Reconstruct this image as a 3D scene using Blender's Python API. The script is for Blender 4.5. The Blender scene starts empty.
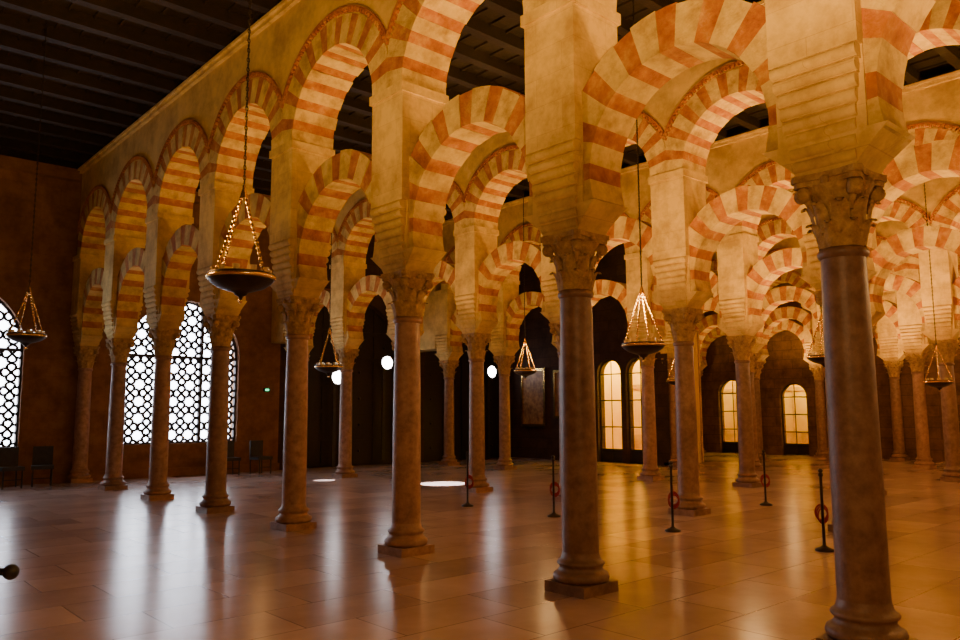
import bpy, math, random
from mathutils import Vector, Matrix
random.seed(4)
S=bpy.context.scene
pi=math.pi
cos,sin=math.cos,math.sin

# ------------------------------------------------------------------ materials
def new_mat(name):
    m=bpy.data.materials.new(name); m.use_nodes=True
    nt=m.node_tree; b=nt.nodes['Principled BSDF']
    return m,nt,b
def N(nt,t,**k):
    n=nt.nodes.new(t)
    for a,v in k.items(): setattr(n,a,v)
    return n
def ramp(nt,fac,stops):
    r=N(nt,'ShaderNodeValToRGB'); e=r.color_ramp.elements
    while len(e)<len(stops): e.new(0.5)
    for i,(p,c) in enumerate(stops):
        e[i].position=p; e[i].color=(*c,1)
    nt.links.new(fac,r.inputs[0]); return r.outputs[0]
def noise_mat(name,c1,c2,scale=3,rough=.85,bump=.3,bscale=25,metal=0,stops=None,rand=0,stain=0):
    m,nt,b=new_mat(name); L=nt.links.new
    geo=N(nt,'ShaderNodeNewGeometry')
    n=N(nt,'ShaderNodeTexNoise'); n.inputs['Scale'].default_value=scale; n.inputs['Detail'].default_value=6
    n.inputs['Roughness'].default_value=.65
    L(geo.outputs['Position'],n.inputs['Vector'])
    col=ramp(nt,n.outputs['Fac'],stops or [(.3,c1),(.7,c2)])
    if stain:
        n3=N(nt,'ShaderNodeTexNoise'); n3.inputs['Scale'].default_value=1.4; n3.inputs['Detail'].default_value=8; n3.inputs['Roughness'].default_value=.7
        L(geo.outputs['Position'],n3.inputs['Vector'])
        r3=ramp(nt,n3.outputs['Fac'],[(.36,(1-stain,1-stain*1.08,1-stain*1.15)),(.58,(1,1,1))])
        mm=N(nt,'ShaderNodeMixRGB',blend_type='MULTIPLY'); mm.inputs[0].default_value=1
        L(col,mm.inputs[1]); L(r3,mm.inputs[2]); col=mm.outputs[0]
    if rand:
        oi=N(nt,'ShaderNodeObjectInfo'); hs=N(nt,'ShaderNodeHueSaturation')
        mr=N(nt,'ShaderNodeMapRange'); mr.inputs['To Min'].default_value=1-rand; mr.inputs['To Max'].default_value=1+rand
        L(oi.outputs['Random'],mr.inputs['Value']); L(mr.outputs[0],hs.inputs['Value']); L(col,hs.inputs['Color']); col=hs.outputs[0]
    L(col,b.inputs['Base Color'])
    b.inputs['Roughness'].default_value=rough; b.inputs['Metallic'].default_value=metal
    if bump:
        n2=N(nt,'ShaderNodeTexNoise'); n2.inputs['Scale'].default_value=bscale; n2.inputs['Detail'].default_value=5
        L(geo.outputs['Position'],n2.inputs['Vector'])
        bp=N(nt,'ShaderNodeBump'); bp.inputs['Strength'].default_value=bump; bp.inputs['Distance'].default_value=.03
        L(n2.outputs['Fac'],bp.inputs['Height']); L(bp.outputs[0],b.inputs['Normal'])
    return m
def ashlar_mat(name,c1,c2,mortar,bw=.6,bh=.3,rough=.9,ms=.012,nm=.5,bs=.4):
    m,nt,b=new_mat(name); L=nt.links.new
    geo=N(nt,'ShaderNodeNewGeometry'); sep=N(nt,'ShaderNodeSeparateXYZ'); L(geo.outputs['Position'],sep.inputs[0])
    add=N(nt,'ShaderNodeMath',operation='ADD'); L(sep.outputs[0],add.inputs[0]); L(sep.outputs[1],add.inputs[1])
    cmb=N(nt,'ShaderNodeCombineXYZ'); L(add.outputs[0],cmb.inputs[0]); L(sep.outputs[2],cmb.inputs[1])
    br=N(nt,'ShaderNodeTexBrick'); br.inputs['Scale'].default_value=1
    br.inputs['Brick Width'].default_value=bw; br.inputs['Row Height'].default_value=bh
    br.inputs['Mortar Size'].default_value=ms; br.inputs['Mortar Smooth'].default_value=.4
    br.inputs['Color1'].default_value=(*c1,1); br.inputs['Color2'].default_value=(*c2,1); br.inputs['Mortar'].default_value=(*mortar,1)
    L(cmb.outputs[0],br.inputs['Vector'])
    n=N(nt,'ShaderNodeTexNoise'); n.inputs['Scale'].default_value=2.2; n.inputs['Detail'].default_value=7; n.inputs['Roughness'].default_value=.7
    L(geo.outputs['Position'],n.inputs['Vector'])
    r=ramp(nt,n.outputs['Fac'],[(.34,(nm,nm*.88,nm*.78)),(.60,(1,1,1))])
    mx=N(nt,'ShaderNodeMixRGB',blend_type='MULTIPLY'); mx.inputs[0].default_value=1
    L(br.outputs['Color'],mx.inputs[1]); L(r,mx.inputs[2]); L(mx.outputs[0],b.inputs['Base Color'])
    b.inputs['Roughness'].default_value=rough
    n2=N(nt,'ShaderNodeTexNoise'); n2.inputs['Scale'].default_value=18; n2.inputs['Detail'].default_value=5
    L(geo.outputs['Position'],n2.inputs['Vector'])
    sb=N(nt,'ShaderNodeMath',operation='SUBTRACT'); L(n2.outputs['Fac'],sb.inputs[0]); L(br.outputs['Fac'],sb.inputs[1])
    bp=N(nt,'ShaderNodeBump'); bp.inputs['Strength'].default_value=bs; bp.inputs['Distance'].default_value=.02
    L(sb.outputs[0],bp.inputs['Height']); L(bp.outputs[0],b.inputs['Normal'])
    return m
def emis(name,c,s):
    m,nt,b=new_mat(name); b.inputs['Base Color'].default_value=(*c,1)
    b.inputs['Emission Color'].default_value=(*c,1); b.inputs['Emission Strength'].default_value=s; return m

M_CREAM=noise_mat('limestone_voussoir',None,None,4,.9,.5,22,stops=[(.30,(.42,.25,.06)),(.5,(.70,.485,.15)),(.72,(.83,.63,.22))],stain=.35)
M_BRICK=noise_mat('red_brick_voussoir',None,None,5,.9,.5,30,stops=[(.3,(.32,.08,.012)),(.52,(.50,.175,.030)),(.74,(.68,.38,.10))],stain=.3)
M_PIER=ashlar_mat('pier_ashlar',(.80,.575,.195),(.74,.515,.165),(.66,.44,.145),.7,.3,bs=.22,ms=.004,nm=.6)
M_PLAST=noise_mat('ochre_plaster',(.60,.38,.11),(.78,.54,.175),1.6,.92,.25,14,stain=.35)
M_SHAFT=noise_mat('marble_shaft',None,None,9,.45,.10,60,stops=[(.28,(.20,.10,.06)),(.5,(.32,.18,.115)),(.74,(.44,.27,.18))],rand=.30,stain=.25)
M_CAP=noise_mat('carved_capital_stone',(.26,.14,.05),(.60,.40,.15),14,.85,.5,40)
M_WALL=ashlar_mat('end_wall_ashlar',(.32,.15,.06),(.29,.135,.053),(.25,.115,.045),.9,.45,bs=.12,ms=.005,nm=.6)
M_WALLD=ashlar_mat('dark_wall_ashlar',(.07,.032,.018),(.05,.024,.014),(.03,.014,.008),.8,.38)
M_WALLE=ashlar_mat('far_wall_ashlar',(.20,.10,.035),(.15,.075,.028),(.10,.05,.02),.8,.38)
M_CHAP=noise_mat('chapel_plaster',(.80,.54,.04),(.90,.68,.07),2,.9,.1,14)
M_WOOD=noise_mat('dark_ceiling_wood',(.008,.0035,.002),(.026,.010,.0045),6,.8,.3,20)
M_DOOR=noise_mat('dark_door_wood',(.008,.004,.003),(.016,.008,.005),6,.6,.2,20)
M_LATT=noise_mat('lattice_wood',(.03,.022,.025),(.06,.045,.05),6,.7,.1,20)
M_GOLD=noise_mat('aged_brass',(.80,.48,.13),(1.0,.76,.28),12,.25,.1,60,metal=1)
M_IRON=noise_mat('dark_iron',(.02,.015,.012),(.05,.035,.03),12,.4,.1,60,metal=.6)
M_ROPE=noise_mat('red_rope',(.18,.006,.006),(.35,.012,.012),30,.8,.2,80)
M_BLACK=noise_mat('black_plastic',(.01,.01,.012),(.03,.03,.03),8,.5,.1,60)
M_GREEN=emis('green_exit_light',(.05,.9,.35),3)
M_LAMP=emis('lamp_glow',(1,.93,.95),25)
M_CANV=noise_mat('painting_canvas',(.10,.03,.015),(.45,.26,.10),5,.5,.05,60)
M_GLASS,_nt,_b=new_mat('cup_glass'); _b.inputs['Base Color'].default_value=(.95,.8,.5,1); _b.inputs['Roughness'].default_value=.08; _b.inputs['Transmission Weight'].default_value=.6

# floor
M_FLOOR,nt,b=new_mat('polished_marble_floor'); L=nt.links.new
geo=N(nt,'ShaderNodeNewGeometry')
mp=N(nt,'ShaderNodeVectorMath',operation='MULTIPLY'); mp.inputs[1].default_value=(1,1,0); L(geo.outputs['Position'],mp.inputs[0])
br=N(nt,'ShaderNodeTexBrick'); br.inputs['Scale'].default_value=1; br.offset=.37
br.inputs['Brick Width'].default_value=1.25; br.inputs['Row Height'].default_value=.72; br.inputs['Mortar Size'].default_value=.005
br.inputs['Color1'].default_value=(.62,.45,.385,1); br.inputs['Color2'].default_value=(.43,.295,.245,1); br.inputs['Mortar'].default_value=(.20,.13,.105,1)
L(mp.outputs[0],br.inputs['Vector'])
n=N(nt,'ShaderNodeTexNoise'); n.inputs['Scale'].default_value=1.1; n.inputs['Detail'].default_value=6; n.inputs['Roughness'].default_value=.65
L(mp.outputs[0],n.inputs['Vector'])
r=ramp(nt,n.outputs['Fac'],[(.3,(.74,.70,.67)),(.68,(1.0,1.0,1.0))])
mx=N(nt,'ShaderNodeMixRGB',blend_type='MULTIPLY'); mx.inputs[0].default_value=1
L(br.outputs['Color'],mx.inputs[1]); L(r,mx.inputs[2]); L(mx.outputs[0],b.inputs['Base Color'])
b.inputs['Roughness'].default_value=.22
b.inputs['Specular IOR Level'].default_value=.6

# ------------------------------------------------------------------ mesh builder
class MB:
    def __init__(s): s.v=[];s.f=[];s.mi=[];s.sm=[];s.mats=[]
    def add(s,vs,fs,mat,smooth=False,M=None):
        if mat not in s.mats: s.mats.append(mat)
        k=s.mats.index(mat); o=len(s.v)
        for p in vs:
            p=Vector(p)
            if M is not None: p=M@p
            s.v.append(tuple(p))
        for f in fs:
            s.f.append([i+o for i in f]); s.mi.append(k); s.sm.append(smooth)
    def box(s,x0,x1,y0,y1,z0,z1,mat,M=None):
        v=[(x0,y0,z0),(x1,y0,z0),(x1,y1,z0),(x0,y1,z0),(x0,y0,z1),(x1,y0,z1),(x1,y1,z1),(x0,y1,z1)]
        s.add(v,[(0,3,2,1),(4,5,6,7),(0,1,5,4),(1,2,6,5),(2,3,7,6),(3,0,4,7)],mat,False,M)
    def frust(s,hx0,hy0,z0,hx1,hy1,z1,mat,M=None):
        v=[(-hx0,-hy0,z0),(hx0,-hy0,z0),(hx0,hy0,z0),(-hx0,hy0,z0),(-hx1,-hy1,z1),(hx1,-hy1,z1),(hx1,hy1,z1),(-hx1,hy1,z1)]
        s.add(v,[(0,3,2,1),(4,5,6,7),(0,1,5,4),(1,2,6,5),(2,3,7,6),(3,0,4,7)],mat,False,M)
    def lathe(s,prof,n,mat,smooth=True,M=None,cap=True):
        v=[];f=[]
        for r,z in prof:
            for i in range(n):
                a=2*pi*i/n; v.append((r*cos(a),r*sin(a),z))
        for j in range(len(prof)-1):
            for i in range(n):
                f.append((j*n+i,j*n+(i+1)%n,(j+1)*n+(i+1)%n,(j+1)*n+i))
        s.add(v,f,mat,smooth,M)
        if cap:
            s.add([v[i] for i in range(n)],[tuple(range(n-1,-1,-1))],mat,False,M)
            s.add(v[-n:],[tuple(range(n))],mat,False,M)
    def tube(s,p,q,r,mat,n=6,r2=None):
        p=Vector(p);q=Vector(q);d=q-p
        Mx=Matrix.Translation(p)@d.to_track_quat('Z','Y').to_matrix().to_4x4()
        s.lathe([(r,0),(r if r2 is None else r2,d.length)],n,mat,True,Mx)
    def ball(s,c,r,mat,n=8,k=5,sz=1):
        prof=[(max(r*sin(pi*j/k),.0005),-r*sz*cos(pi*j/k)) for j in range(k+1)]
        s.lathe(prof,n,mat,True,Matrix.Translation(Vector(c)),False)
    def torus(s,R,r,mat,M=None,n=24,k=8):
        v=[];f=[]
        for i in range(n):
            a=2*pi*i/n
            for j in range(k):
                b=2*pi*j/k; v.append(((R+r*cos(b))*cos(a),(R+r*cos(b))*sin(a),r*sin(b)))
        for i in range(n):
            for j in range(k):
                f.append((i*k+j,((i+1)%n)*k+j,((i+1)%n)*k+(j+1)%k,i*k+(j+1)%k))
        s.add(v,f,mat,True,M)
    def mesh(s,name):
        me=bpy.data.meshes.new(name); me.from_pydata(s.v,[],s.f)
        for m in s.mats: me.materials.append(m)
        me.polygons.foreach_set('material_index',s.mi); me.polygons.foreach_set('use_smooth',s.sm)
        me.update(); return me
    def obj(s,name,loc=(0,0,0),rz=0):
        return link(name,s.mesh(name),loc,rz)
def link(name,me,loc=(0,0,0),rz=0,parent=None):
    o=bpy.data.objects.new(name,me); o.location=loc; o.rotation_euler=(0,0,rz)
    S.collection.objects.link(o)
    if parent: o.parent=parent
    return o

# ------------------------------------------------------------------ column
def column_mesh():
    m=MB()
    m.box(-.25,.25,-.25,.25,0,.10,M_SHAFT)
    m.lathe([(.235,.10),(.262,.115),(.272,.145),(.262,.175),(.235,.19),(.222,.20),(.205,.225),(.208,.245),(.222,.255),(.232,.272),(.222,.29),(.20,.30),(.188,.33),(.178,.37)],28,M_SHAFT)
    m.lathe([(.178,.37),(.176,1.2),(.17,2.0),(.158,2.84)],28,M_SHAFT)
    m.lathe([(.158,2.84),(.172,2.85),(.182,2.87),(.182,2.89),(.172,2.91),(.158,2.92)],28,M_SHAFT)
    # capital
    m.lathe([(.150,2.92),(.155,3.05),(.17,3.2),(.21,3.32),(.25,3.39)],20,M_CAP)
    for tier,(z0,h,r0,off,w) in enumerate([(2.92,.19,.158,0,.062),(3.03,.23,.172,pi/8,.066)]):
        for k in range(8):
            a=2*pi*k/8+off
            prof=[(r0,0,1),(r0+.012,.35,1.05),(r0+.028,.7,1.0),(r0+.05,.93,.8),(r0+.08,1.0,.5),(r0+.092,.9,.22)]
            v=[];f=[]
            for (rr,zz,ww) in prof:
                for e,dr in ((-1,-.012),(-.45,.006),(0,.016),(.45,.006),(1,-.012)):
                    x=rr+dr; y=e*w*ww
                    v.append((x*cos(a)-y*sin(a),x*sin(a)+y*cos(a),z0+h*zz))
            for j in range(len(prof)-1):
                for i in range(4): f.append((j*5+i,j*5+i+1,(j+1)*5+i+1,(j+1)*5+i))
            m.add(v,f,M_CAP,True)
    for k in range(4):   # volutes
        a=pi/4+k*pi/2
        c=Vector((.272*cos(a),.272*sin(a),3.335))
        q=Vector((-sin(a),cos(a),0)).to_track_quat('Z','Y').to_matrix().to_4x4()
        m.lathe([(.02,-.045),(.055,-.04),(.06,0),(.055,.04),(.02,.045)],12,M_CAP,True,Matrix.Translation(c)@q)
        m.tube((.18*cos(a),.18*sin(a),3.2),(.26*cos(a),.26*sin(a),3.32),.028,M_CAP)
        b=k*pi/2; m.ball((.235*cos(b),.235*sin(b),3.42),.035,M_CAP)
    for (z0,z1,sc) in ((3.39,3.43,.87),(3.43,3.48,.93)):
        pts=[]
        for k in range(4):
            a=pi/4+k*pi/2
            for da,r in ((-.09,.375),(.09,.375),(.35,.285),(pi/4,.252),(pi/2-.35,.285)):
                pts.append((r*sc*cos(a+da),r*sc*sin(a+da)))
        n=len(pts); v=[(x,y,z0) for x,y in pts]+[(x,y,z1) for x,y in pts]
        m.add(v,[tuple(range(n-1,-1,-1)),tuple(range(n,2*n))]+[(i,(i+1)%n,n+(i+1)%n,n+i) for i in range(n)],M_CAP)
    return m.mesh('stone_column')
COL=column_mesh()

# ------------------------------------------------------------------ arcade
def ring(m,yc,cz,ri,ro,a0,a1,n,hd,clamp,brick_hd,frac=.56):
    ns=(n+1)//2; nb=n//2
    unit=(a1-a0)/(ns*frac+nb*(1-frac))
    a=a0
    def P(t,r):
        if abs(cos(t))>1e-6: r=min(r,clamp/abs(cos(t)))
        return yc+r*cos(t), cz+r*sin(t)
    for i in range(n):
        br=i%2==1; w=unit*((1-frac) if br else frac); mat=M_BRICK if br else M_CREAM
        h=(brick_hd if br else hd)+random.uniform(-.004,.004); jit=random.uniform(-.008,.008); r_in=ri+(.006 if br else 0)+jit; r_o=ro+random.uniform(-.016,.016)
        k=2 if n>13 else 3; v=[];f=[]
        for j in range(k+1):
            t=a+w*j/k
            y1,z1=P(t,r_in); y2,z2=P(t,r_o)
            v+= [(h,y1,z1),(h,y2,z2),(-h,y2,z2),(-h,y1,z1)]
        for j in range(k):
            o=j*4;q=o+4
            f+=[(o,o+1,q+1,q),(o+2,o+3,q+3,q+2),(o+3,o,q,q+3),(o+1,o+2,q+2,q+1)]
        f+=[(3,2,1,0),(k*4,k*4+1,k*4+2,k*4+3)]
        m.add(v,f,mat); a+=w
TOP=8.19
HD=.36
def arcade(X,cols,s,end_y=None):
    m=MB()
    cols=sorted(cols)
    for y in cols:
        T=Matrix.Translation((0,y,0))
        sp=s/2-(s/2-.415)*cos(.28)+.02
        m.frust(.22,.22,3.48,.22,.28,3.56,M_PIER,T)
        m.frust(.22,.28,3.56,.26,sp,3.73,M_PIER,T)
        m.box(-.26,.26,y-.335,y+.335,3.73,4.40,M_PIER)
        nr=8
        for sd in (-1,1):
            for k in range(nr):
                z=3.56+k*.105; d=.20+.018*k; wd=.235+.0125*k
                m.lathe([(.050,-wd),(.050,wd)],12,M_PIER,True,Matrix.Translation((sd*(d),y,z))@Matrix.Rotation(pi/2,4,'X'))
                m.box(min(0,sd*(d+.012)),max(0,sd*(d+.012)),y-wd+.003,y+wd-.003,z-.054,z+.052,M_PIER)
        zt=3.56+7*.105+.052
        m.box(-HD+.01,HD-.01,y-.337,y+.337,zt,5.74,M_PIER)
        m.box(-HD-.02,HD+.02,y-.365,y+.365,5.74,5.86,M_PIER)
    for a,b in zip(cols[:-1],cols[1:]):
        yc=(a+b)/2; s=b-a
        lri=s/2-.415; lro=lri+.40; lcz=4.0
        uri=s/2-.335; uro=uri+.42; ucz=5.86
        ring(m,yc,lcz,lri,lro,-.28,pi+.28,19,.24,s/2,.235)
        ring(m,yc,ucz,uri,uro,0,pi,21,HD,s/2,HD-.005)
        K=36; top=TOP-.12
        pts=[]
        for j in range(K+1):
            t=pi*j/K; r=min(uro-.02,(s/2)/max(abs(cos(t)),1e-6)); pts.append((yc+r*cos(t),ucz+r*sin(t)))
        for (y1,z1),(y2,z2) in zip(pts[:-1],pts[1:]):
            if abs(y1-y2)<1e-4: continue
            for h in (HD-.02,-HD+.02):
                v=[(h,y1,z1),(h,y1,top),(h,y2,top),(h,y2,z2)]
                m.add(v,[(0,1,2,3) if h<0 else (3,2,1,0)],M_PLAST)
        D=44
        tmin=math.acos(min(1,(s/2)/(uro+.04)))
        for j in range(D):
            t1=tmin+(pi-2*tmin)*j/D; t2=t1+(pi-2*tmin)/D*.55
            for (ta,tb,ra,rb,h) in ((t1,t2,uro+.02,uro+.075,HD+.035),(t1,t1+(pi-2*tmin)/D,uro+.065,uro+.10,HD+.025)):
                P=[]
                for t,r in ((ta,ra),(ta,rb),(tb,rb),(tb,ra)):
                    r=min(r,(s/2)/max(abs(cos(t)),1e-6)); P.append((yc+r*cos(t),ucz+r*sin(t)))
                v=[(h,*p) for p in P]+[(-h,*p) for p in P]
                m.add(v,[(0,1,2,3),(7,6,5,4),(0,4,5,1),(1,5,6,2),(2,6,7,3),(3,7,4,0)],M_BRICK)
    y0=cols[0]; y1=cols[-1]
    if end_y and end_y-y1>.3:
        m.box(-HD+.02,HD-.02,y1+.335,end_y,3.9,TOP-.12,M_PLAST)
        y1=end_y
    m.box(-HD+.02,HD-.02,y0-.335,y0,5.86,TOP-.12,M_PLAST)
    m.box(-HD-.05,HD+.05,y0-.335,y1,TOP-.12,TOP-.05,M_PIER)
    m.box(-HD-.10,HD+.10,y0-.335,y1,TOP-.05,TOP,M_PIER)
    m.obj('double_arch_arcade',(X,0,0))
    for y in cols: link('stone_column',COL,(X,y,0))
END=22.3
ROWS=[(5.9,[2.3+2.83*k for k in range(-4,8)],2.83),
      (11.6,[10.35+2.7*k for k in range(-6,5)],2.7),
      (16.8,[9.5+2.7*k for k in range(-6,5)],2.7),
      (21.8,[9.45+2.7*k for k in range(-6,3)],2.7),
      (26.0,[11.55+2.7*k for k in range(-7,4)],2.7),
      (29.45,[13.5+2.7*k for k in range(-8,4)],2.7)]
for i,(X,c,s) in enumerate(ROWS):
    if i==0:
        c[-1]=END-.3; c[4]=2.47
    arcade(X,c,s,None if i==3 else END-.02)

# ------------------------------------------------------------------ room shell
FX0,FX1,FY0,FY1=-5.5,30.0,-9.5,END
m=MB(); m.box(FX0-.5,FX1+2.5,FY0-.5,FY1+1.5,-.3,0,M_FLOOR); m.obj('floor')
m=MB(); m.box(FX0-.5,FX1+2.5,FY0-.5,FY1+1,8.42,8.6,M_WOOD)
y=FY0+.3
while y<FY1:
    m.box(FX0,FX1,y-.09,y+.09,8.2,8.42,M_WOOD); y+=.85
x=FX0+.2
while x<FX1:
    m.box(x-.02,x+.02,FY0,FY1,8.38,8.42,M_WOOD); x+=.4
m.obj('ceiling')
H=8.42
def wall_open(m,u0,u1,F,th,mat,op=None,reveal=None,rings=True,K=28):
    def quad(a,b,c,d,mt): m.add([a,b,c,d],[(0,1,2,3)],mt)
    if op is None:
        for w in (0,th): quad(F(u0,w,0),F(u1,w,0),F(u1,w,H),F(u0,w,H),mat)
        return
    uc,hw,sill,zs=op; reveal=reveal or mat
    for w in (0,th):
        quad(F(u0,w,0),F(uc-hw,w,0),F(uc-hw,w,H),F(u0,w,H),mat)
        quad(F(uc+hw,w,0),F(u1,w,0),F(u1,w,H),F(uc+hw,w,H),mat)
        if sill>0: quad(F(uc-hw,w,0),F(uc+hw,w,0),F(uc+hw,w,sill),F(uc-hw,w,sill),mat)
    for j in range(K):
        a1=pi*j/K;a2=pi*(j+1)/K
        p1=(uc+hw*cos(a1),zs+hw*sin(a1));p2=(uc+hw*cos(a2),zs+hw*sin(a2))
        for w in (0,th): quad(F(p1[0],w,p1[1]),F(p2[0],w,p2[1]),F(p2[0],w,H),F(p1[0],w,H),mat)
        quad(F(p1[0],0,p1[1]),F(p2[0],0,p2[1]),F(p2[0],th,p2[1]),F(p1[0],th,p1[1]),reveal)
        if rings:
            q1=(uc+(hw+.3)*cos(a1),zs+(hw+.3)*sin(a1));q2=(uc+(hw+.3)*cos(a2),zs+(hw+.3)*sin(a2))
            e=-.03
            quad(F(p1[0],e,p1[1]),F(q1[0],e,q1[1]),F(q2[0],e,q2[1]),F(p2[0],e,p2[1]),mat)
            quad(F(q1[0],e,q1[1]),F(q2[0],e,q2[1]),F(q2[0],0,q2[1]),F(q1[0],0,q1[1]),mat)
            quad(F(p1[0],e,p1[1]),F(p2[0],e,p2[1]),F(p2[0],0,p2[1]),F(p1[0],0,p1[1]),mat)
    for sg in (-1,1):
        u=uc+sg*hw; quad(F(u,0,sill),F(u,th,sill),F(u,th,zs),F(u,0,zs),reveal)
    quad(F(uc-hw,0,sill),F(uc+hw,0,sill),F(uc+hw,th,sill),F(uc-hw,th,sill),reveal)
Fend=lambda u,w,z:(u,END+w,z)
m=MB()
wins=[(2.9,1.63,.9,3.35),(8.62,1.63,.9,3.35)]
wall_open(m,FX0,5.9,Fend,.5,M_WALL,wins[0])
wall_open(m,5.9,11.6,Fend,.5,M_WALL,wins[1])
doors=[(14.2,2.0,0,3.6),(19.3,2.0,0,3.4)]
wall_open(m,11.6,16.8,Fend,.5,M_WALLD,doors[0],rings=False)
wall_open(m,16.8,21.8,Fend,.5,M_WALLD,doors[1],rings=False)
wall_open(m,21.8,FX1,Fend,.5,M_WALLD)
m.obj('wall_north')
m=MB()
m.box(FX0,11.6,END-.12,END,0,.22,M_WALL); m.box(FX0,21.8,END-.25,END,7.9,8.19,M_WALL)
m.obj('trim_1')
m=MB(); m.box(FX0-.4,FX0,FY0,FY1,0,H,M_WALL); m.obj('wall_west')
m=MB(); m.box(FX0,FX1+2,FY0-.4,FY0,0,H,M_WALL); m.obj('wall_south')
Ffar=lambda u,w,z:(FX1+w,u,z)
m=MB()
fd=[(14.85,.55,0,2.3),(17.55,.6,0,2.5),(20.25,.5,0,2.5)]
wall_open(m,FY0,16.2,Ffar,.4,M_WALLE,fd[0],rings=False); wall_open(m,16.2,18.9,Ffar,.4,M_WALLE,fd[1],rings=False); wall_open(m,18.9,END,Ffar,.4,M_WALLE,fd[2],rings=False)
m.obj('wall_east')
Fch=lambda u,w,z:(21.55+w,u,z)
cd=[(16.05,.52,.0,3.05),(17.30,.52,.0,3.05)]
m=MB()
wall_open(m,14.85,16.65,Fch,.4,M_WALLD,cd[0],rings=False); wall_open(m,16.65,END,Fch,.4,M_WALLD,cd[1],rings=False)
m.obj('wall_chapel')
def niche(name,F,u0,u1,d0,d1,h):
    m=MB()
    def q(*p): m.add([F(*a) for a in p],[(0,1,2,3)],M_CHAP)
    q((u0,d1,0),(u1,d1,0),(u1,d1,h),(u0,d1,h)); q((u0,d0,0),(u0,d1,0),(u0,d1,h),(u0,d0,h)); q((u1,d0,0),(u1,d1,0),(u1,d1,h),(u1,d0,h))
    q((u0,d0,h),(u1,d0,h),(u1,d1,h),(u0,d1,h))
    q((u0,d0,.004),(u1,d0,.004),(u1,d1,.004),(u0,d1,.004))
    du=(u1-u0)
    k=int(du/.8)
    for i in range(k+1):
        u=u0+du*i/k; a=F(u-.05,d1-.06,0); b=F(u+.05,d1,h)
        m.box(min(a[0],b[0]),max(a[0],b[0]),min(a[1],b[1]),max(a[1],b[1]),0,h,M_PLAST)
    a=F(u0,d1-.08,0); b=F(u1,d1,0)
    m.box(min(a[0],b[0]),max(a[0],b[0]),min(a[1],b[1]),max(a[1],b[1]),0,.9,M_PLAST)
    m.box(min(a[0],b[0]),max(a[0],b[0]),min(a[1],b[1]),max(a[1],b[1]),2.6,2.75,M_PLAST)
    m.obj(name)
niche('wall_niche_1',Ffar,14.0,21.2,.4,2.0,4.0)
niche('wall_niche_2',Fch,15.2,18.2,.4,2.4,4.6)
def glazed(name,F,op,w=.15):
    uc,hw,sill,zs=op; m=MB()
    def bar(a,b,r=.03): m.tube(F(a[0],w,a[1]),F(b[0],w,b[1]),r,M_DOOR,4)
    for u in (uc-hw+.02,uc,uc+hw-.02): bar((u,0),(u,zs+(hw if u==uc else 0)),.035 if u!=uc else .02)
    for z in (.05,.45,zs*.4,zs*.7,zs): bar((uc-hw,z),(uc+hw,z),.022)
    for sg in (-1,1):
        m.add([F(uc,w,0.02),F(uc+sg*hw,w,0.02),F(uc+sg*hw,w,.45),F(uc,w,.45)],[(0,1,2,3)],M_DOOR)
    for j in range(12):
        a=pi*j/12;b=pi*(j+1)/12; bar((uc+(hw-.02)*cos(a),zs+(hw-.02)*sin(a)),(uc+(hw-.02)*cos(b),zs+(hw-.02)*sin(b)))
    m.obj(name)
for i,o in enumerate(fd): glazed('door_%d'%(i+3),Ffar,o)
for i,o in enumerate(cd): glazed('door_%d'%(i+6),Fch,o)
for i,(uc,hw,sl,zs) in enumerate(doors):
    m=MB()
    m.box(uc-hw-.05,uc+hw+.05,END+.28,END+.36,0,zs+hw,M_DOOR)
    for k in range(4):
        u0=uc-hw+k*hw/2+.06
        for j in range(6):
            z0=.1+j*.88
            m.box(u0,u0+hw/2-.12,END+.25,END+.28,z0,z0+.74,M_DOOR)
            m.ball((u0+(hw/2-.12)/2,END+.25,z0+.37),.05,M_IRON)
    m.box(uc-.04,uc+.04,END+.22,END+.3,0,zs+hw,M_DOOR)
    m.obj('door_%d'%(i+1))
for (y,w,h,z) in ((20.9,.55,1.0,2.3),(19.3,.45,.8,2.4)):
    m=MB(); x=21.5
    m.box(x-.02,x+.04,y-w,y+w,z-h,z+h,M_CANV)
    for (a0,a1,c0,c1) in ((y-w-.08,y+w+.08,z+h,z+h+.1),(y-w-.08,y+w+.08,z-h-.1,z-h),(y-w-.08,y-w,z-h,z+h),(y+w,y+w+.08,z-h,z+h)):
        m.box(x-.06,x+.04,a0,a1,c0,c1,M_GOLD)
    m.obj('framed_painting')
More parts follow.
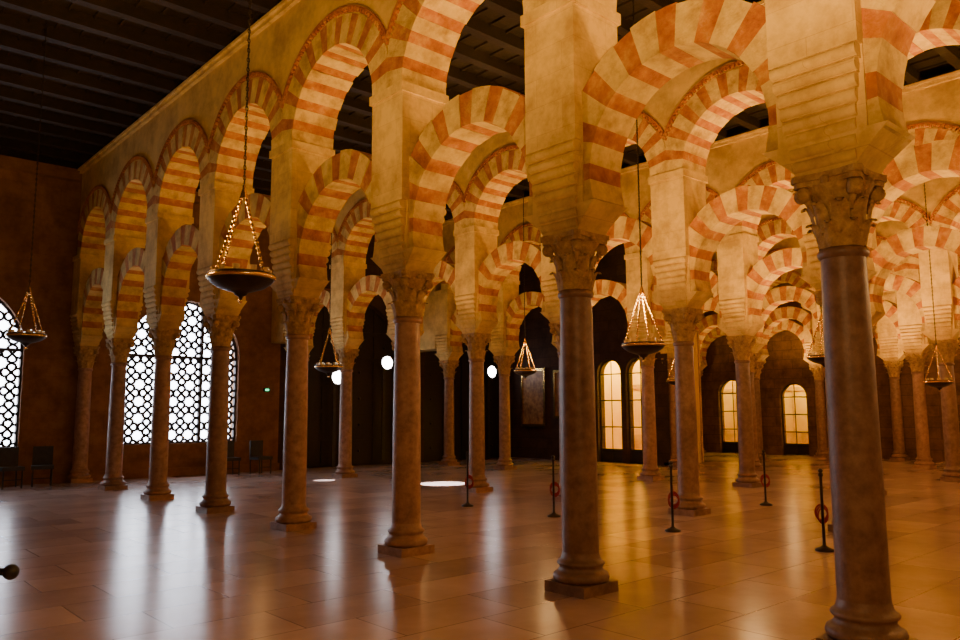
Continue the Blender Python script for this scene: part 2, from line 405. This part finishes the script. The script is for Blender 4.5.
# lattice windows
for i,(uc,hw,sill,zs) in enumerate(wins):
    m=MB(); c=.47; yv=END+.2
    def strip(a,b,w=.062):
        mx_=(a[0]+b[0])/2;mz=(a[1]+b[1])/2
        if mz<sill-.05 or abs(mx_-uc)>hw+.05: return
        if mz>zs and math.hypot(mx_-uc,mz-zs)>hw+.1: return
        d=Vector((b[0]-a[0],0,b[1]-a[1])); l=d.length; nrm=Vector((-d.z,0,d.x))/l*w/2
        A=Vector((a[0],yv,a[1]));B=Vector((b[0],yv,b[1])); t=Vector((0,.03,0))
        v=[A-nrm-t,B-nrm-t,B+nrm-t,A+nrm-t,A-nrm+t,B-nrm+t,B+nrm+t,A+nrm+t]
        m.add(v,[(0,1,2,3),(7,6,5,4),(0,4,5,1),(1,5,6,2),(2,6,7,3),(3,7,4,0)],M_LATT)
    nx=int(2*hw/c)+2; nz=int((zs+hw-sill)/c)+2; R=c/2
    for ix in range(nx):
        for iz in range(nz):
            ux=uc-nx*c/2+(ix+.5)*c; uz=sill+(iz+.5)*c
            P=[]
            for k in range(16):
                a=k*pi/8; rr_=R*(1.0 if k%4==0 else (.86 if k%4==2 else .60)); P.append((ux+rr_*cos(a),uz+rr_*sin(a)))
            for k in range(16): strip(P[k],P[(k+1)%16])
            for k in range(4):
                a=pi/4+k*pi/2; strip((ux+R*.86*cos(a),uz+R*.86*sin(a)),(ux+R*1.4142*cos(a),uz+R*1.4142*sin(a)))
    for u in (uc-hw,uc-hw/3,uc+hw/3,uc+hw):
        zt=zs+math.sqrt(max(0,hw*hw-(u-uc)**2))
        m.box(u-.04,u+.04,yv-.06,yv+.06,sill,max(zt,zs),M_LATT)
    for z in (sill,zs): m.box(uc-hw,uc+hw,yv-.06,yv+.06,z-.04,z+.04,M_LATT)
    for j in range(24):
        a=pi*j/24;b=pi*(j+1)/24
        m.tube((uc+hw*cos(a),yv,zs+hw*sin(a)),(uc+hw*cos(b),yv,zs+hw*sin(b)),.06,M_LATT,5)
    m.obj('window_%d'%(i+1))

# ------------------------------------------------------------------ hanging lamps
def lamp_mesh(z):
    m=MB(); R=.275
    m.torus(R,.020,M_GOLD,None,28,6); 
    m.lathe([(R+.01,.03),(R+.012,-.01),(R-.02,-.045),(R*.72,-.085),(R*.4,-.115),(.06,-.13),(.05,-.15),(.02,-.165),(.012,-.19)],28,M_IRON,True,None,False)
    m.lathe([(R,.02),(R*.7,-.06),(.05,-.10)],28,M_IRON,True,None,False)
    m.ball((0,0,-.20),.022,M_GOLD)
    A=Vector((0,0,.72))
    for k in range(4):
        a=2*pi*k/4+.3; p=Vector((R*cos(a),R*sin(a),.01)); q=A+Vector((.02*cos(a),.02*sin(a),0))
        m.tube(p,q,.006,M_GOLD,4)
        for j in range(1,15):
            c=p.lerp(q,j/15); m.ball(c,.016,M_GOLD,6,4,1.3)
    for k in range(10):
        a=2*pi*(k+.5)/10; T=Matrix.Translation((R*.82*cos(a),R*.82*sin(a),-.02))
        m.lathe([(.012,0),(.024,.03),(.032,.08),(.034,.10)],8,M_GLASS,True,T,False)
    m.ball(A,.03,M_GOLD); m.lathe([(.04,.70),(.03,.74),(.012,.80),(.006,.82)],10,M_GOLD)
    top=8.42-z; zz=.8; k=0
    m.tube((0,0,.8),(0,0,top-.05),.0045,M_IRON,5)
    while zz<top-.1:
        T=Matrix.Translation((0,0,zz))@Matrix.Rotation(pi/2*(k%2),4,'Z')@Matrix.Rotation(pi/2,4,'X')@Matrix.Scale(1.7,4,(0,1,0))
        m.torus(.013,.004,M_IRON,T,8,4); zz+=.045; k+=1
    m.lathe([(.05,top-.04),(.05,top)],10,M_IRON)
    return m.mesh('hanging_lamp')
LAMPS=[(2.89,6.3,2.87),(2.9,14.2,2.98),(8.6,6.3,2.6),(8.5,14.2,2.68),(14.2,6.4,2.7),(13.8,13.7,2.75),(19.0,6.05,2.35),(19.0,12.8,2.6),(23.9,6.3,2.6),(2.9,-1.7,2.87),(8.6,-1.7,2.7)]
for (x,y,z) in LAMPS:
    link('hanging_lamp',lamp_mesh(z),(x,y,z))

# ------------------------------------------------------------------ rope stanchions
m=MB()
m.lathe([(.11,0),(.115,.015),(.10,.03),(.05,.05),(.022,.07),(.018,.12),(.018,.90),(.03,.91),(.03,.94),(.018,.95)],16,M_IRON)
m.ball((0,0,.975),.03,M_IRON,10,6)
for k in range(3):
    T=Matrix.Translation((.03+.012*k,-.03,.42+.02*k))@Matrix.Rotation(pi/2,4,'Y')@Matrix.Rotation(.2*k,4,'X')@Matrix.Scale(1.25,4,(1,0,0))
    m.torus(.075,.010,M_ROPE,T,18,6)
m.tube((.03,-.02,.52),(.0,0,.9),.009,M_ROPE)
ST=m.mesh('rope_stanchion')
for (x,y) in [(9.75,6.72),(9.7,9.0),(9.63,11.1),(9.75,4.52),(13.7,7.4)]:
    link('rope_stanchion',ST,(x,y,0),random.uniform(-.3,.3)+1.0)
m=MB(); d=Vector((-.743,.669,0))
p=Vector((0,0,.9)); m.tube(p,p+d*1.9,.02,M_BLACK,8); m.ball(p,.04,M_BLACK,12,8)
for t in (.35,1.8):
    q=d*t; m.tube((q.x,q.y,0),(q.x,q.y,.9),.022,M_BLACK,8); m.lathe([(.14,0),(.14,.02),(.03,.04)],14,M_BLACK,True,Matrix.Translation((q.x,q.y,0)))
m.tube(Vector((0,0,.45))+d*.35,Vector((0,0,.45))+d*1.8,.012,M_BLACK,6)
m.obj('iron_railing',(.96,4.70,0))
# chairs
m=MB()
for x in (-.2,.2):
    m.tube((x,-.2,0),(x,-.2,.45),.02,M_BLACK); m.tube((x,.2,0),(x,.26,.92),.02,M_BLACK)
m.box(-.24,.24,-.23,.22,.41,.50,M_BLACK); m.box(-.22,.22,.20,.25,.50,.95,M_BLACK); m.tube((-.2,-.2,.2),(.2,-.2,.2),.012,M_BLACK)
CH=m.mesh('chair')
for (x,y,r) in [(4.2,21.3,.1),(4.9,21.4,-.2),(3.5,21.2,.15),(9.6,21.3,0),(10.5,21.2,.2)]: link('chair',CH,(x,y,0),r)
m=MB(); m.box(-.10,.10,-.03,.03,-.05,.05,M_BLACK); m.box(-.06,.06,-.04,-.03,-.03,.03,M_GREEN); EX=m.mesh('exit_sign')
link('exit_sign',EX,(11.15,END-.04,2.45))
m=MB()
T=Matrix.Rotation(pi/2,4,'X')
m.lathe([(.10,-.12),(.2,-.02),(.24,.06),(.24,.08)],16,M_BLACK,True,T); m.lathe([(.22,.081),(.20,.09)],16,M_LAMP,True,T); m.box(-.03,.03,.1,.2,-.03,.03,M_BLACK)
m.box(-.06,.06,.1,.14,-3.3,.06,M_BLACK)
FL=m.mesh('flood_lamp')
link('flood_lamp',FL,(15.5,END-.16,3.45)); link('flood_lamp',FL,(20.4,END-.16,3.3)); link('flood_lamp',FL,(13.55,END-.16,2.9))

# ------------------------------------------------------------------ lights
def light(kind,loc,e,col,size=.15,**k):
    l=bpy.data.lights.new('lamp_or_added_light',kind); l.energy=e; l.color=col
    if kind!='AREA': l.shadow_soft_size=size
    for a,v in k.items(): setattr(l,a,v)
    o=bpy.data.objects.new('uplight_or_sun_patch' if kind=='SPOT' else 'lamp_or_added_light',l); o.location=loc; S.collection.objects.link(o); return o
WARM=(1,.545,.115)
for (x,es) in [(2.0,((-4,950),(1.2,1850),(7,600),(12.5,150),(18,45))),
               (8.7,((-4,650),(1.2,850),(6.6,680),(12,330),(17.4,120))),
               (14.2,((-3,850),(2.5,900),(8,750),(13.4,350),(18.5,90))),
               (19.3,((-3,950),(2.5,950),(8,830),(13.0,350))),
               (23.9,((-1,800),(4.5,800),(10,650),(15.5,260))),
               (27.8,((4,480),(9.5,480),(14,380),(19,120)))]:
    for y,e in es:
        o=light('SPOT',(x,y,2.95),e,WARM,.2,spot_size=math.radians(165),spot_blend=.6); o.rotation_euler=(pi,0,0)
        light('POINT',(x,y,3.2),e*.085,(1,.53,.19),.15)  # weak fill added to lift floor and shafts, not a real lamp
for y in (14.85,17.55,20.25): light('POINT',(FX1+1.2,y,3.2),150,(1,.68,.05),.15)
for y in (16.05,17.25): light('POINT',(22.9,y,3.8),210,(1,.69,.05),.15)
for (x,y,e,a) in [(12.27,15.05,40000,8.5),(10.7,18.0,16000,4)]:  # unseen spots added under the ceiling, standing in for sun patches on the floor
    o=light('SPOT',(x,y,8.1),e,(.95,.93,1),.02,spot_size=math.radians(a),spot_blend=.05)
W=bpy.data.worlds.new('daylight'); S.world=W; W.use_nodes=True
bg=W.node_tree.nodes['Background']; bg.inputs[0].default_value=(.84,.88,1,1); bg.inputs[1].default_value=15
for (uc,hw,sill,zs) in wins:
    l=bpy.data.lights.new('portal','AREA'); l.shape='RECTANGLE'; l.size=2*hw; l.size_y=zs+hw-sill; l.cycles.is_portal=True
    o=bpy.data.objects.new('portal',l); o.location=(uc,END+.48,(sill+zs+hw)/2); o.rotation_euler=(-pi/2,0,0); S.collection.objects.link(o)

# ------------------------------------------------------------------ camera
cam=bpy.data.cameras.new('camera'); co=bpy.data.objects.new('camera',cam); S.collection.objects.link(co)
cam.lens=29.2; cam.sensor_width=36; cam.clip_end=200; cam.clip_start=.05
th=math.radians(41.9); p=math.radians(6.85); ro=math.radians(.25)
f=Vector((sin(th)*cos(p),cos(th)*cos(p),sin(p))); r=Vector((cos(th),-sin(th),0)); u=r.cross(f)
r2=r*cos(ro)-u*sin(ro); u2=u*cos(ro)+r*sin(ro)
Mx=Matrix((r2,u2,-f)).transposed().to_4x4(); Mx.translation=(0,0,1.7)
co.matrix_world=Mx
S.camera=co
